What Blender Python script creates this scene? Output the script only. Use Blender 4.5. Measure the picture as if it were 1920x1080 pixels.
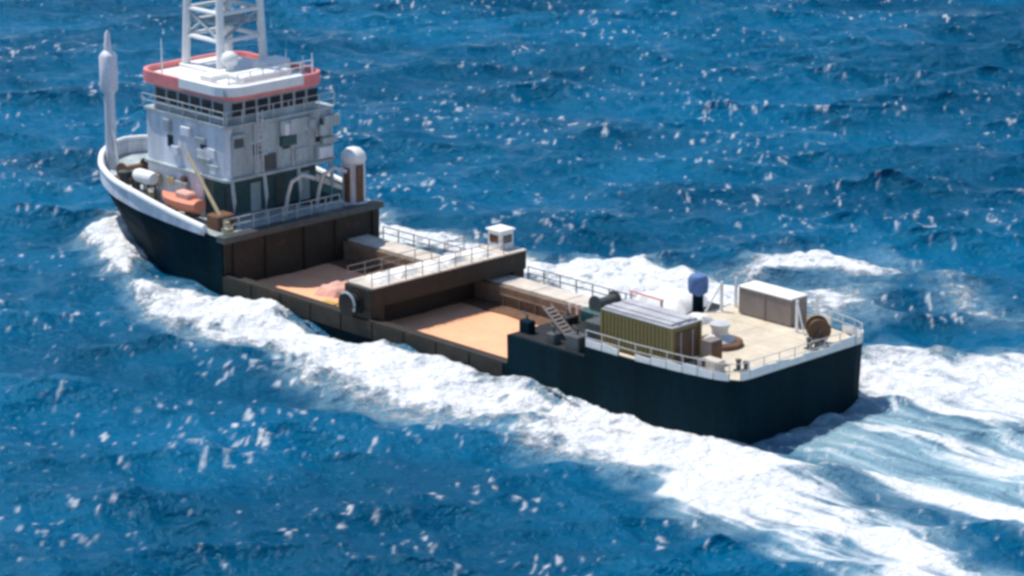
import bpy, bmesh, math, random
import numpy as np
from mathutils import Vector, Matrix
random.seed(7)
R = math.radians
for o in list(bpy.data.objects):
    bpy.data.objects.remove(o)
S = bpy.context.scene
COL = S.collection

# ------------------------------------------------------------------ camera
cd = bpy.data.cameras.new('camera'); cam = bpy.data.objects.new('camera', cd); COL.objects.link(cam)
cam.location = (0, 0, 60); cam.rotation_euler = (R(90 - 16), 0, 0)
cd.sensor_fit = 'HORIZONTAL'; cd.angle = R(18); cd.clip_start = 1; cd.clip_end = 60000
S.camera = cam
# ------------------------------------------------------------------ sky and sun
SUN_AZ, SUN_EL = R(-60), R(66)          # azimuth from +Y, clockwise
w = bpy.data.worlds.new('World'); S.world = w; w.use_nodes = True
nt = w.node_tree; bg = nt.nodes['Background']; sky = nt.nodes.new('ShaderNodeTexSky')
sky.sky_type = 'NISHITA'; sky.sun_disc = False; sky.sun_elevation = SUN_EL; sky.sun_rotation = SUN_AZ
sky.air_density = 1.0; sky.dust_density = 0.1; sky.ozone_density = 2.5
bg.inputs['Strength'].default_value = 0.12
nt.links.new(sky.outputs[0], bg.inputs['Color'])
sd_ = bpy.data.lights.new('sun', 'SUN'); sun = bpy.data.objects.new('sun', sd_); COL.objects.link(sun)
sd_.energy = 4.0; sd_.angle = R(0.53); sd_.color = (1.0, 0.955, 0.88)
sdir = Vector((math.sin(SUN_AZ) * math.cos(SUN_EL), math.cos(SUN_AZ) * math.cos(SUN_EL), math.sin(SUN_EL)))
sun.rotation_euler = sdir.to_track_quat('Z', 'Y').to_euler(); sun.location = sdir * 300
# ------------------------------------------------------------------ exposure
S.view_settings.view_transform = 'Standard'; S.view_settings.look = 'None'
S.view_settings.exposure = 0.3; S.view_settings.gamma = 1; S.view_settings.use_curve_mapping = False
S.render.engine = 'CYCLES'
S.cycles.use_denoising = True
S.cycles.max_bounces = 8
S.cycles.sample_clamp_direct = 6.0
S.cycles.sample_clamp_indirect = 4.0
S.cycles.filter_width = 3.2

# ------------------------------------------------------------------ materials
def mat(name, col, rough=0.6, var=0.18, scale=1.3, rust=0.0, metal=0.0, bump=0.15, streak=False, spec=0.4, rustcol=(0.17, 0.07, 0.03)):
    """Painted or bare surface with blotchy wear, fine grain and optional rust stains."""
    m = bpy.data.materials.new(name); m.use_nodes = True; t = m.node_tree; N = t.nodes; L = t.links
    b = N['Principled BSDF']; b.inputs['Roughness'].default_value = rough; b.inputs['Metallic'].default_value = metal
    b.inputs['Specular IOR Level'].default_value = spec
    tc = N.new('ShaderNodeTexCoord'); mp = N.new('ShaderNodeMapping'); L.new(tc.outputs['Object'], mp.inputs['Vector'])
    if streak: mp.inputs['Scale'].default_value = (1, 1, 0.18)
    n1 = N.new('ShaderNodeTexNoise'); n1.inputs['Scale'].default_value = scale; n1.inputs['Detail'].default_value = 7; n1.inputs['Roughness'].default_value = .65
    n2 = N.new('ShaderNodeTexNoise'); n2.inputs['Scale'].default_value = scale * 9; n2.inputs['Detail'].default_value = 4
    L.new(mp.outputs[0], n1.inputs['Vector']); L.new(tc.outputs['Object'], n2.inputs['Vector'])
    r1 = N.new('ShaderNodeMapRange'); r1.inputs[1].default_value = .3; r1.inputs[2].default_value = .7
    r1.inputs[3].default_value = 1 - var; r1.inputs[4].default_value = 1 + var * .6
    L.new(n1.outputs[0], r1.inputs[0])
    r2 = N.new('ShaderNodeMapRange'); r2.inputs[1].default_value = .3; r2.inputs[2].default_value = .7
    r2.inputs[3].default_value = 1 - var * .5; r2.inputs[4].default_value = 1 + var * .4
    L.new(n2.outputs[0], r2.inputs[0])
    mu = N.new('ShaderNodeMath'); mu.operation = 'MULTIPLY'; L.new(r1.outputs[0], mu.inputs[0]); L.new(r2.outputs[0], mu.inputs[1])
    vm = N.new('ShaderNodeVectorMath'); vm.operation = 'SCALE'; vm.inputs[0].default_value = col; L.new(mu.outputs[0], vm.inputs['Scale'])
    out = vm.outputs[0]
    if rust > 0:
        n3 = N.new('ShaderNodeTexNoise'); n3.inputs['Scale'].default_value = scale * 1.7; n3.inputs['Detail'].default_value = 8; n3.inputs['Roughness'].default_value = .7
        L.new(mp.outputs[0], n3.inputs['Vector'])
        r3 = N.new('ShaderNodeMapRange'); r3.inputs[1].default_value = .56; r3.inputs[2].default_value = .72; r3.inputs[4].default_value = rust
        L.new(n3.outputs[0], r3.inputs[0])
        mx = N.new('ShaderNodeMix'); mx.data_type = 'RGBA'; mx.inputs['B'].default_value = (*rustcol, 1)
        L.new(r3.outputs[0], mx.inputs['Factor']); L.new(out, mx.inputs['A']); out = mx.outputs['Result']
    L.new(out, b.inputs['Base Color'])
    bp = N.new('ShaderNodeBump'); bp.inputs['Strength'].default_value = bump; bp.inputs['Distance'].default_value = .03
    L.new(n2.outputs[0], bp.inputs['Height']); L.new(bp.outputs[0], b.inputs['Normal'])
    return m

M = dict(
    hull=mat('dark_teal_hull_paint', (0.0008, 0.017, 0.026), .6, .45, .35, .5, streak=True, spec=.06, rustcol=(.014, .022, .016)),
    brown=mat('brown_weathered_steel', (0.19, 0.14, 0.10), .75, .35, .7, .7, rustcol=(.10, .05, .03)),
    wallside=mat('dark_brown_wall_paint', (0.028, 0.025, 0.019), .7, .3, .8, .4),
    beige=mat('beige_walkway_paint', (0.62, 0.55, 0.47), .75, .25, 1.0, .25),
    orange=mat('orange_hold_floor', (0.90, 0.44, 0.25), .85, .12, .5, .22, bump=.3, rustcol=(.6, .2, .05)),
    cream=mat('cream_deck_paint', (0.62, 0.54, 0.42), .8, .18, .7, .3, rustcol=(.32, .22, .13)),
    white=mat('white_paint', (0.80, 0.80, 0.79), .5, .10, 1.5, .12, rustcol=(.5, .42, .34)),
    grey=mat('pale_grey_house_paint', (0.40, 0.46, 0.48), .6, .4, .9, .8, streak=True, rustcol=(.20, .25, .25)),
    lilac=mat('light_grey_house_paint', (0.72, 0.73, 0.78), .6, .35, .9, .8, streak=True, rustcol=(.36, .35, .36)),
    green=mat('dark_green_house_paint', (0.035, 0.095, 0.10), .5, .35, .8, .2, rustcol=(.06, .05, .04)),
    red=mat('faded_red_paint', (0.80, 0.24, 0.23), .5, .2, .9, .35, rustcol=(.75, .45, .4)),
    glass=mat('dark_window_glass', (0.030, 0.024, 0.022), .08, .2, 1, 0, bump=0, spec=.6),
    olive=mat('olive_container_paint', (0.23, 0.175, 0.06), .6, .25, .7, .3, streak=True, rustcol=(.11, .07, .03)),
    silver=mat('weathered_silver_roof', (0.46, 0.45, 0.47), .6, .3, 1.2, .3, rustcol=(.3, .29, .28)),
    taupe=mat('taupe_panel_paint', (0.24, 0.20, 0.18), .65, .18, .8, .3),
    black=mat('black_rubber', (0.012, 0.013, 0.014), .8, .3, 2),
    rope=mat('brown_rope', (0.13, 0.085, 0.045), .95, .3, 3, bump=.6),
    rust=mat('rusty_steel', (0.16, 0.085, 0.05), .85, .35, 2, .4),
    safety=mat('safety_orange', (0.75, 0.26, 0.15), .5, .15, 1.2, .1),
    yellow=mat('yellow_paint', (0.72, 0.45, 0.10), .6, .2, 1.5, .2),
    pink=mat('pink_tarpaulin', (0.72, 0.40, 0.32), .8, .15, 2, bump=.6),
    tarp=mat('white_tarpaulin', (0.78, 0.77, 0.74), .8, .12, 2, .1, bump=.6, rustcol=(.5, .45, .4)),
    blue=mat('pale_blue_paint', (0.10, 0.19, 0.40), .5, .3, 2.5, .1, rustcol=(.5, .55, .62)),
    steel=mat('dark_grey_steel', (0.075, 0.085, 0.085), .6, .3, 1.5, .3),
    galv=mat('pale_galvanised_steel', (0.62, 0.62, 0.62), .45, .15, 2, .12, metal=.3),
    sand=mat('sandy_yellow_paint', (0.50, 0.40, 0.24), .6, .2, 2, .2),
)

# ------------------------------------------------------------------ mesh builder
class MB:
    def __init__(s): s.v = []; s.f = []
    def add(s, v, f):
        n = len(s.v); s.v += [tuple(p) for p in v]; s.f += [tuple(i + n for i in q) for q in f]; return s
    def box(s, x0, x1, y0, y1, z0, z1, c=0.0):
        """box with chamfered vertical and top edges when c > 0"""
        if c <= 0:
            v = [(x, y, z) for z in (z0, z1) for x, y in ((x0, y0), (x1, y0), (x1, y1), (x0, y1))]
            return s.add(v, [(3, 2, 1, 0), (4, 5, 6, 7), (0, 1, 5, 4), (1, 2, 6, 5), (2, 3, 7, 6), (3, 0, 4, 7)])
        o = [(x0 + c, y0), (x1 - c, y0), (x1, y0 + c), (x1, y1 - c), (x1 - c, y1), (x0 + c, y1), (x0, y1 - c), (x0, y0 + c)]
        i = [(min(max(x, x0 + c), x1 - c), min(max(y, y0 + c), y1 - c)) for x, y in o]
        return s.loft([[(x, y, z0) for x, y in o], [(x, y, z1 - c) for x, y in o], [(x, y, z1) for x, y in i]], cap=(True, True))
    def loft(s, rings, cap=(True, True), closed=True):
        n = len(rings[0]); v = [p for r in rings for p in r]; f = []
        for k in range(len(rings) - 1):
            for j in range(n if closed else n - 1):
                a, b = k * n + j, k * n + (j + 1) % n
                f.append((a, b, b + n, a + n))
        if cap[0]: f.append(tuple(range(n - 1, -1, -1)))
        if cap[1]: f.append(tuple(range((len(rings) - 1) * n, len(rings) * n)))
        return s.add(v, f)
    def tube(s, pts, r, n=8, r1=None):
        pts = [Vector(p) for p in pts]; rings = []
        for k, p in enumerate(pts):
            d = (pts[min(k + 1, len(pts) - 1)] - pts[max(k - 1, 0)]).normalized()
            a = d.cross(Vector((0, 0, 1)))
            if a.length < 1e-3: a = Vector((1, 0, 0))
            a.normalize(); b = a.cross(d)
            rr = r if r1 is None else r + (r1 - r) * k / (len(pts) - 1)
            rings.append([p + (a * math.cos(2 * math.pi * j / n) + b * math.sin(2 * math.pi * j / n)) * rr for j in range(n)])
        return s.loft(rings)
    def lathe(s, c, prof, n=20, axis='z'):
        rings = []
        for r, h in prof:
            ring = []
            for j in range(n):
                a = 2 * math.pi * j / n; q = (r * math.cos(a), r * math.sin(a), h)
                if axis == 'x': q = (q[2], q[0], q[1])
                if axis == 'y': q = (q[1], q[2], q[0])
                ring.append((c[0] + q[0], c[1] + q[1], c[2] + q[2]))
            rings.append(ring)
        return s.loft(rings)
    def prism(s, outline, z0, z1): return s.loft([[(x, y, z0) for x, y in outline], [(x, y, z1) for x, y in outline]])
    def build(s, name, m, parent=None, loc=(0, 0, 0), smooth=False):
        me = bpy.data.meshes.new(name); me.from_pydata(s.v, [], s.f); me.validate()
        bm = bmesh.new(); bm.from_mesh(me); bmesh.ops.recalc_face_normals(bm, faces=bm.faces); bm.to_mesh(me); bm.free()
        if smooth:
            me.polygons.foreach_set('use_smooth', [True] * len(me.polygons))
            try: me.set_sharp_from_angle(angle=R(40))
            except Exception: pass
        me.materials.append(M[m] if isinstance(m, str) else m)
        o = bpy.data.objects.new(name, me); COL.objects.link(o); o.parent = parent; o.location = loc
        return o
def inst(name, src, parent, loc, rz=0.0):
    o = bpy.data.objects.new(name, src.data); COL.objects.link(o); o.parent = parent; o.location = loc; o.rotation_euler = (0, 0, rz); return o
def empty(name, loc=(0, 0, 0), rz=0.0):
    o = bpy.data.objects.new(name, None); COL.objects.link(o); o.location = loc; o.rotation_euler = (0, 0, rz); o.empty_display_size = .5; return o
def tag(o, label, cat, group=None):
    o['label'] = label; o['category'] = cat
    if group: o['group'] = group
    return o
def rrect(x0, x1, y0, y1, r, n=5):
    o = []
    for cx, cy, a0 in ((x1 - r, y1 - r, 0), (x0 + r, y1 - r, 90), (x0 + r, y0 + r, 180), (x1 - r, y0 + r, 270)):
        for k in range(n + 1):
            a = R(a0 + 90 * k / n); o.append((cx + r * math.cos(a), cy + r * math.sin(a)))
    return o

# ------------------------------------------------------------------ ship frame: x forward from the transom, y to port, z up from the waterline
HEAD = R(180 - 46); SX, SY = 16.9855, 179.9214
FW = np.array([math.cos(HEAD), math.sin(HEAD)]); PT = np.array([-math.sin(HEAD), math.cos(HEAD)])
def to_world(x, y, z=0.0):
    return (SX + FW[0] * x + PT[0] * y, SY + FW[1] * x + PT[1] * y, z)
WL = [(0, 4.6), (.12, 5.2), (.5, 5.7), (1.4, 6.05), (3.5, 6.45), (7, 6.8), (11, 7), (17.6, 7), (26, 7), (36, 7), (45, 7), (49, 6.9), (52.5, 6.4), (55.5, 5.4), (58, 4.0), (59.8, 2.4), (60.8, 1.0), (61, 0)]
DK = [(0, 4.8), (.12, 5.4), (.5, 5.95), (1.4, 6.3), (3.5, 6.65), (7, 6.95), (11, 7.05), (17.6, 7.05), (26, 7.05), (36, 7.05), (45, 7.05), (50, 7.2), (54, 7.1), (57.5, 6.5), (60.5, 5.2), (62.8, 3.4), (64.2, 1.5), (64.6, 0)]
def lerp(A, B, t): return [((1 - t) * a[0] + t * b[0], (1 - t) * a[1] + t * b[1]) for a, b in zip(A, B)]
def ring(half, zf, lo=-1, hi=99):
    h = [p for p in half if lo <= p[0] <= hi]
    st = [(x, -y) for x, y in h if y > 1e-6]
    return [(x, y, zf(x) if callable(zf) else zf) for x, y in h] + [(x, y, zf(x) if callable(zf) else zf) for x, y in reversed(st)]

# ------------------------------------------------------------------ sea
FOAM = {
 'bow_splash': [(60.9, 7.0), (63.4, 4.2), (66.4, -0.4), (63.4, -0.4), (60.3, 0.0), (55.5, 5.6), (52.5, 8.8), (55.3, 9.0)],
 'port_band': [(53.3, 9.1), (46.0, 13.7), (39.6, 15.2), (36.5, 15.8), (33.4, 13.8), (28.2, 16.4), (24.5, 16.1), (19.6, 16.2), (16.5, 15.6), (14.5, 15.2), (12.2, 13.6), (8.6, 15.7), (5.8, 14.2), (2.0, 13.8), (-1.2, 14.3), (-4.8, 16.2), (-7.4, 16.0), (-10.3, 15.4), (-13.4, 15.6), (-17.8, 17.2), (-22.2, 19.5), (-31.7, 23.2), (-39.1, 16.5), (-30.8, 13.6), (-24.3, 11.5), (-21.2, 10.7), (-16.6, 8.8), (-12.4, 7.8), (-7.7, 6.3), (-3.6, 4.7), (0.4, 4.3), (12.6, 5.2), (30.2, 6.8), (46.4, 6.7), (52.5, 8.3)],
 'transom_haze': [(0.4, 4.0), (1.2, -6.6), (-5.0, -6.4), (-10.6, -7.3), (-20.7, -7.7), (-31.1, 5.0), (-20.4, 4.4), (-12.3, 4.2), (-6.9, 3.6)],
 'streak_low': [(-2.2, 3.2), (-5.2, 3.4), (-8.9, 3.2), (-12.4, 2.8), (-17.8, 2.1), (-27.5, 2.1), (-29.8, 5.3), (-20.4, 5.5), (-16.0, 5.3), (-12.3, 5.4), (-8.3, 5.1), (-4.9, 4.4)],
 'streak_mid': [(-1.0, -1.5), (-3.3, -3.2), (-7.0, -4.0), (-12.5, -4.8), (-22.0, -5.8), (-24.0, -3.0), (-14.6, -2.1), (-8.7, -1.9), (-4.4, -1.3)],
 'upper_white': [(7.5, -14.3), (7.0, -17.2), (4.9, -17.7), (1.2, -16.3), (1.0, -19.3), (0.3, -21.7), (-7.4, -24.0), (-19.6, -9.2), (-10.0, -8.1), (-4.5, -7.1), (-0.8, -6.7), (1.3, -4.2), (5.5, -9.1)],
 'stbd_band': [(54.5, -14.3), (49.8, -13.8), (47.1, -15.0), (43.4, -14.6), (39.7, -13.2), (37.6, -15.3), (35.6, -16.0), (34.1, -18.1), (31.4, -19.0), (28.0, -18.6), (25.9, -20.1), (21.9, -19.5), (14.4, -16.4), (13.7, -10.3), (21.7, -8.9), (36.3, -8.4), (48.6, -9.7)],
 'stbd_far': [(26.3, -22.7), (26.0, -26.3), (25.1, -30.3), (22.1, -31.4), (18.5, -31.7), (16.3, -30.7), (17.5, -27.5), (20.0, -26.1), (23.0, -25.1), (22.7, -21.5), (24.2, -21.0)],
 'stbd_far2': [(21.1, -21.3), (19.5, -24.3), (15.8, -24.4), (12.2, -21.3), (12.2, -17.0), (16.5, -17.7)],
 'tail': [(14.7, -29.8), (11.9, -29.9), (7.9, -27.6), (5.3, -27.6), (4.7, -25.6), (7.3, -25.2), (11.1, -27.0)],
}
def hash2(ix, iy, k):
    h = (ix * 374761393 + iy * 668265263 + k * 1442695041) & 0xffffffff
    h = ((h ^ (h >> 13)) * 1274126177) & 0xffffffff
    return ((h ^ (h >> 16)) & 0xffff) / 65535.0
def vnoise(x, y, k=0):
    fx = np.floor(x); fy = np.floor(y); ix = fx.astype(np.int64); iy = fy.astype(np.int64)
    tx = x - fx; ty = y - fy; tx = tx * tx * tx * (tx * (tx * 6 - 15) + 10); ty = ty * ty * ty * (ty * (ty * 6 - 15) + 10)
    a = hash2(ix, iy, k); b = hash2(ix + 1, iy, k); c = hash2(ix, iy + 1, k); d = hash2(ix + 1, iy + 1, k)
    return (a + (b - a) * tx) * (1 - ty) + (c + (d - c) * tx) * ty
def fbm(x, y, k=0, o=4, g=.5):
    s = np.zeros_like(x); a = 1.0; t = 0.0; ca, sa = math.cos(.6), math.sin(.6)
    for i in range(o):
        s += a * vnoise(x, y, k + i * 17); t += a; a *= g; x, y = (x * ca - y * sa) * 2.03 + 11.3, (x * sa + y * ca) * 2.03 - 5.7
    return s / t
def sstep(a, b, x):
    t = np.clip((x - a) / (b - a), 0, 1); return t * t * (3 - 2 * t)
def signed(px, py, poly):
    """signed distance to a polygon, positive inside"""
    d2 = np.full(px.shape, 1e12); ins = np.zeros(px.shape, bool); n = len(poly)
    for i in range(n):
        x0, y0 = poly[i]; x1, y1 = poly[(i + 1) % n]; ex, ey = x1 - x0, y1 - y0
        t = np.clip(((px - x0) * ex + (py - y0) * ey) / max(ex * ex + ey * ey, 1e-9), 0, 1)
        d2 = np.minimum(d2, (px - x0 - t * ex) ** 2 + (py - y0 - t * ey) ** 2)
        if ey != 0:
            c = ((y0 > py) != (y1 > py)) & (px < ex * (py - y0) / ey + x0); ins ^= c
    return np.where(ins, 1, -1) * np.sqrt(d2)
def axis(lo, hi, st, far):
    a = list(np.arange(lo, hi + 1e-6, st)); s = st
    while a[-1] < far: s *= 1.22; a.append(a[-1] + s)
    s = st
    while a[0] > -far: s *= 1.22; a.insert(0, a[0] - s)
    return np.array(a)
gx = axis(-60, 60, .17, 26000); gy = axis(146, 326, .24, 26000)
X, Y = np.meshgrid(gx, gy); X = X.ravel(); Y = Y.ravel()
cell = np.maximum(np.repeat(np.gradient(gx)[None, :], len(gy), 0).ravel(), np.repeat(np.gradient(gy)[:, None], len(gx), 1).ravel())
rs = np.random.RandomState(5)
Z = np.zeros_like(X); DX = np.zeros_like(X); DY = np.zeros_like(X)
gust = .65 + .7 * fbm(X / 38, Y / 26, 71, 3)
for i in range(64):
    lam = 1.0 * (15.0 / 1.0) ** (rs.rand() ** 1.15)
    th = R(-90 - 14) + rs.normal(0, R(30)); k = 2 * math.pi / lam
    amp = .0108 * lam ** .97 * (.5 + rs.rand()); ph = rs.rand() * 6.283
    fade = np.clip((lam / cell - 2.5) / 3, 0, 1)
    p = k * (X * math.cos(th) + Y * math.sin(th)) + ph + 1.3 * vnoise(X / (lam * 4), Y / (lam * 4), 200 + i)
    c = np.cos(p) * amp * fade * gust
    sn = np.sin(p) * amp * fade * gust
    Z += c; DX -= math.cos(th) * sn * .8; DY -= math.sin(th) * sn * .8
LX = (X - SX) * FW[0] + (Y - SY) * FW[1]; LY = (X - SX) * PT[0] + (Y - SY) * PT[1]
near = (np.abs(X) < 75) & (Y > 135) & (Y < 345)
foam = np.zeros_like(X); lump = np.zeros_like(X); froth = np.zeros_like(X)
xi = np.where(near)[0]
lx, ly = LX[xi], LY[xi]
wx = lx + (fbm(lx / 2.6, ly / 2.6, 3, 4) - .5) * 3.4; wy = ly + (fbm(lx / 2.6, ly / 2.6, 43, 4) - .5) * 3.4
f = np.zeros_like(lx); fr = np.zeros_like(lx); up = np.zeros_like(lx)
SPEC = dict(bow_splash=(1.15, 1.3, .5), port_band=(1.0, 1.3, .30), transom_haze=(.30, 1.0, .06), streak_low=(.92, 1.3, .25), streak_mid=(.8, 1.2, .22),
            upper_white=(.88, 2.0, .3), stbd_band=(1.0, 1.3, .4), stbd_far=(.95, 1.6, .4), stbd_far2=(.72, 2.0, .3), tail=(.62, 1.6, .25))
big = fbm(lx / 3.1, ly / 2.2, 90, 4)
for nme, poly in FOAM.items():
    st, soft, h = SPEC[nme]
    d = signed(wx, wy, poly) if nme not in ('transom_haze', 'streak_low', 'streak_mid') else signed(.8 * lx + .2 * wx, .75 * ly + .25 * wy, poly)
    if nme == 'port_band': d = np.minimum(d, np.where(lx < -1, wy - (2.6 - .32 * (lx + 1)), 99))
    if nme == 'port_band':
        loc = st * (1 - .22 * sstep(6, -30, lx)); hh = h * (1 - .35 * sstep(10, -25, lx))
    else: loc, hh = st, h
    m = sstep(-soft * .75, soft, d) * loc
    if nme == 'port_band': d = d - .7 * sstep(-4, 6, lx)
    if nme == 'port_band': m = (.62 * sstep(-1.0, .8, d) + .55 * sstep(.2, 2.8, d)) * loc * (1 - .25 * sstep(.62, .40, big)) * (1 + .2 * sstep(12, 30, lx))
    f = np.maximum(f, m); fr = np.maximum(fr, sstep(-soft * 2.2, soft, d) * (1.0 if nme == 'transom_haze' else min(.75, st)))
    up = np.maximum(up, sstep(-soft * .6, soft * 1.2, d) * hh * (.45 + 1.0 * big))
    if nme == 'port_band':   # breaking crest along the outer edge of the bow wave
        up += .42 * np.exp(-((d - 1.5) / 1.1) ** 2) * sstep(-12, 25, lx) * (.5 + big)
up += 1.9 * np.exp(-(((lx - 60.6) / 2.5) ** 2 + ((ly - 4.0) / 2.3) ** 2)) + .7 * np.exp(-(((lx - 57) / 3.2) ** 2 + ((ly - 7) / 2.0) ** 2))
fine = fbm(lx / .55, ly / .55, 130, 3) - .5
mid = fbm(lx / 1.5, ly / 1.5, 160, 3) - .5
calm = 1 - .6 * sstep(-.5, 2.5, signed(lx, ly, FOAM['transom_haze']))
up += (fine * .28 + mid * .38) * np.clip(f, 0, 1) * calm * (1 - .72 * sstep(6, -8, lx))
foam[xi] = f; lump[xi] = up; froth[xi] = fr
# pale flecks over the open water: small breaking crests plus painted sun glints
cap = np.zeros_like(X)
a = fbm(X[xi] / .38, Y[xi] / .8, 301, 2); b = fbm(X[xi] / 8, Y[xi] / 6, 331, 3); c_ = Z[xi] / (np.std(Z[xi]) + 1e-6); v_ = vnoise(X[xi] / 2.3, Y[xi] / 3.1, 377)
cap[xi] = sstep(.775, .90, a - .03 * sstep(205, 270, Y[xi]) + .34 * (b - .5) + .03 * c_) * (.35 + .75 * v_)
Z = Z * (1 - .45 * np.clip(foam, 0, 1)) * (1 - .5 * np.clip(froth, 0, 1) * sstep(4, -8, LX)) + lump
HP = [(x, y) for x, y in WL] + [(x, -y) for x, y in reversed(WL) if y > 0]
hd = np.full(X.shape, -1e3); hd[xi] = signed(lx, ly, HP)
Z = np.where(hd > .35, -1.6, Z)
DX *= (hd < -.5); DY *= (hd < -.5)
nx, ny = len(gx), len(gy)
co = np.stack([X + DX, Y + DY, Z], 1).astype(np.float32)
idx = np.arange(nx * ny).reshape(ny, nx)
q = np.stack([idx[:-1, :-1], idx[:-1, 1:], idx[1:, 1:], idx[1:, :-1]], -1).reshape(-1, 4).astype(np.int32)
me = bpy.data.meshes.new('sea'); me.vertices.add(len(co)); me.vertices.foreach_set('co', co.ravel())
me.loops.add(q.size); me.loops.foreach_set('vertex_index', q.ravel())
me.polygons.add(len(q)); me.polygons.foreach_set('loop_start', np.arange(0, q.size, 4, dtype=np.int32)); me.polygons.foreach_set('loop_total', np.full(len(q), 4, np.int32))
me.polygons.foreach_set('use_smooth', np.ones(len(q), bool)); me.update()
for nm, arr in (('foam', foam), ('froth', froth), ('cap', cap), ('streak', sstep(9, -7, LX))):
    at = me.attributes.new(nm, 'FLOAT', 'POINT'); at.data.foreach_set('value', arr.astype(np.float32))

def sea_material():
    m = bpy.data.materials.new('sea_water'); m.use_nodes = True; t = m.node_tree; N = t.nodes; L = t.links
    b = N['Principled BSDF']; out = N['Material Output']
    def attr(n):
        a = N.new('ShaderNodeAttribute'); a.attribute_name = n; return a.outputs['Fac']
    def math_(op, a, b_=None, clamp=False):
        x = N.new('ShaderNodeMath'); x.operation = op; x.use_clamp = clamp
        for i, v in enumerate((a, b_)):
            if v is None: continue
            if isinstance(v, (int, float)): x.inputs[i].default_value = v
            else: L.new(v, x.inputs[i])
        return x.outputs[0]
    def mrange(v, a, b_, c=0.0, d=1.0):
        x = N.new('ShaderNodeMapRange'); x.interpolation_type = 'SMOOTHSTEP'; L.new(v, x.inputs[0])
        for i, q_ in enumerate((a, b_, c, d)): x.inputs[i + 1].default_value = q_
        return x.outputs[0]
    def noise(scale, detail=5, rough=.6, vec=None, sc=(1, 1, 1), rot=0.0):
        mp = N.new('ShaderNodeMapping'); mp.inputs['Scale'].default_value = sc; mp.inputs['Rotation'].default_value = (0, 0, rot); L.new(tc.outputs['Object'], mp.inputs['Vector'])
        n = N.new('ShaderNodeTexNoise'); n.inputs['Scale'].default_value = scale; n.inputs['Detail'].default_value = detail; n.inputs['Roughness'].default_value = rough
        L.new(mp.outputs[0], n.inputs['Vector']); return n.outputs[0]
    def mix(fac, a, b_):
        x = N.new('ShaderNodeMix'); x.data_type = 'RGBA'; L.new(fac, x.inputs['Factor'])
        for k_, v in (('A', a), ('B', b_)):
            if isinstance(v, tuple): x.inputs[k_].default_value = (*v, 1)
            else: L.new(v, x.inputs[k_])
        return x.outputs['Result']
    tc = N.new('ShaderNodeTexCoord')
    n_big = noise(.035, 4, .6, sc=(1, 1.5, 1)); n_lace = noise(1.15, 7, .68); n_fine = noise(4.0, 4, .6)
    mp2 = N.new('ShaderNodeMapping'); mp2.vector_type = 'TEXTURE'; mp2.inputs['Rotation'].default_value = (0, 0, R(-46)); mp2.inputs['Scale'].default_value = (11, 1.1, 1)
    L.new(tc.outputs['Object'], mp2.inputs['Vector']); n_s = N.new('ShaderNodeTexNoise'); n_s.inputs['Scale'].default_value = 1.0; n_s.inputs['Detail'].default_value = 5; n_s.inputs['Roughness'].default_value = .55
    L.new(mp2.outputs[0], n_s.inputs['Vector']); n_str = n_s.outputs[0]
    #       # streaks drawn out along the ship's track
    deep = mix(mrange(n_big, .35, .68), (.0001, .062, .136), (.0002, .108, .228))
    fo = attr('foam')
    frv = attr('froth')
    sk = attr('streak'); lace_mix = N.new('ShaderNodeMix'); L.new(sk, lace_mix.inputs['Factor']); L.new(n_lace, lace_mix.inputs['A']); L.new(n_str, lace_mix.inputs['B'])
    lace = lace_mix.outputs['Result']
    fac = math_('ADD', fo, math_('MULTIPLY', math_('SUBTRACT', lace, .5), 2.1))
    fac = math_('MULTIPLY', mrange(fac, .36, .86), mrange(fo, .02, .2))
    fac = math_('MAXIMUM', fac, math_('MULTIPLY', attr('cap'), .72), True)
    aer = math_('MULTIPLY', mrange(frv, .1, 1.0), mrange(lace, .3, .62, .3, 1.0))
    wcol = mix(aer, deep, (.27, .42, .49))
    fcol = mix(mrange(n_fine, .3, .7), (.62, .65, .69), (.82, .82, .82))
    col = mix(fac, wcol, fcol)
    L.new(col, b.inputs['Base Color'])
    L.new(mrange(fac, 0, 1, .13, .85), b.inputs['Roughness'])
    b.inputs['IOR'].default_value = 1.333
    L.new(mrange(fac, 0, 1, .17, .1), b.inputs['Specular IOR Level'])
    b.inputs['Specular Tint'].default_value = (.25, .68, 1.0, 1)
    r1 = noise(1.9, 3, .5, sc=(1, 1.35, 1), rot=R(12)); r2 = noise(5.5, 3, .55)
    hgt = math_('ADD', math_('MULTIPLY', r1, .30), math_('MULTIPLY', r2, .07))
    hgt = math_('ADD', hgt, math_('MULTIPLY', math_('MULTIPLY', n_lace, fac), .25))
    bp = N.new('ShaderNodeBump'); bp.inputs['Strength'].default_value = 1.0; bp.inputs['Distance'].default_value = 1.0
    L.new(hgt, bp.inputs['Height']); L.new(bp.outputs[0], b.inputs['Normal'])
    return m
me.materials.append(sea_material())
sea = bpy.data.objects.new('sea', me); COL.objects.link(sea); sea['kind'] = 'structure'

# ------------------------------------------------------------------ the ship
ship = empty('cargo_ship', to_world(0, 0, 0), HEAD)
tag(ship, 'dark-hulled cargo ship with grey bridge house forward and open orange hold, steaming left', 'ship')

def zd(x): return 3.9 + 1.3 * max(0.0, (x - 45) / 19.6) ** 1.3
def zr(x): return zd(x) + .3 + .65 * min(1.0, max(0.0, (x - 46) / 8))
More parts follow.
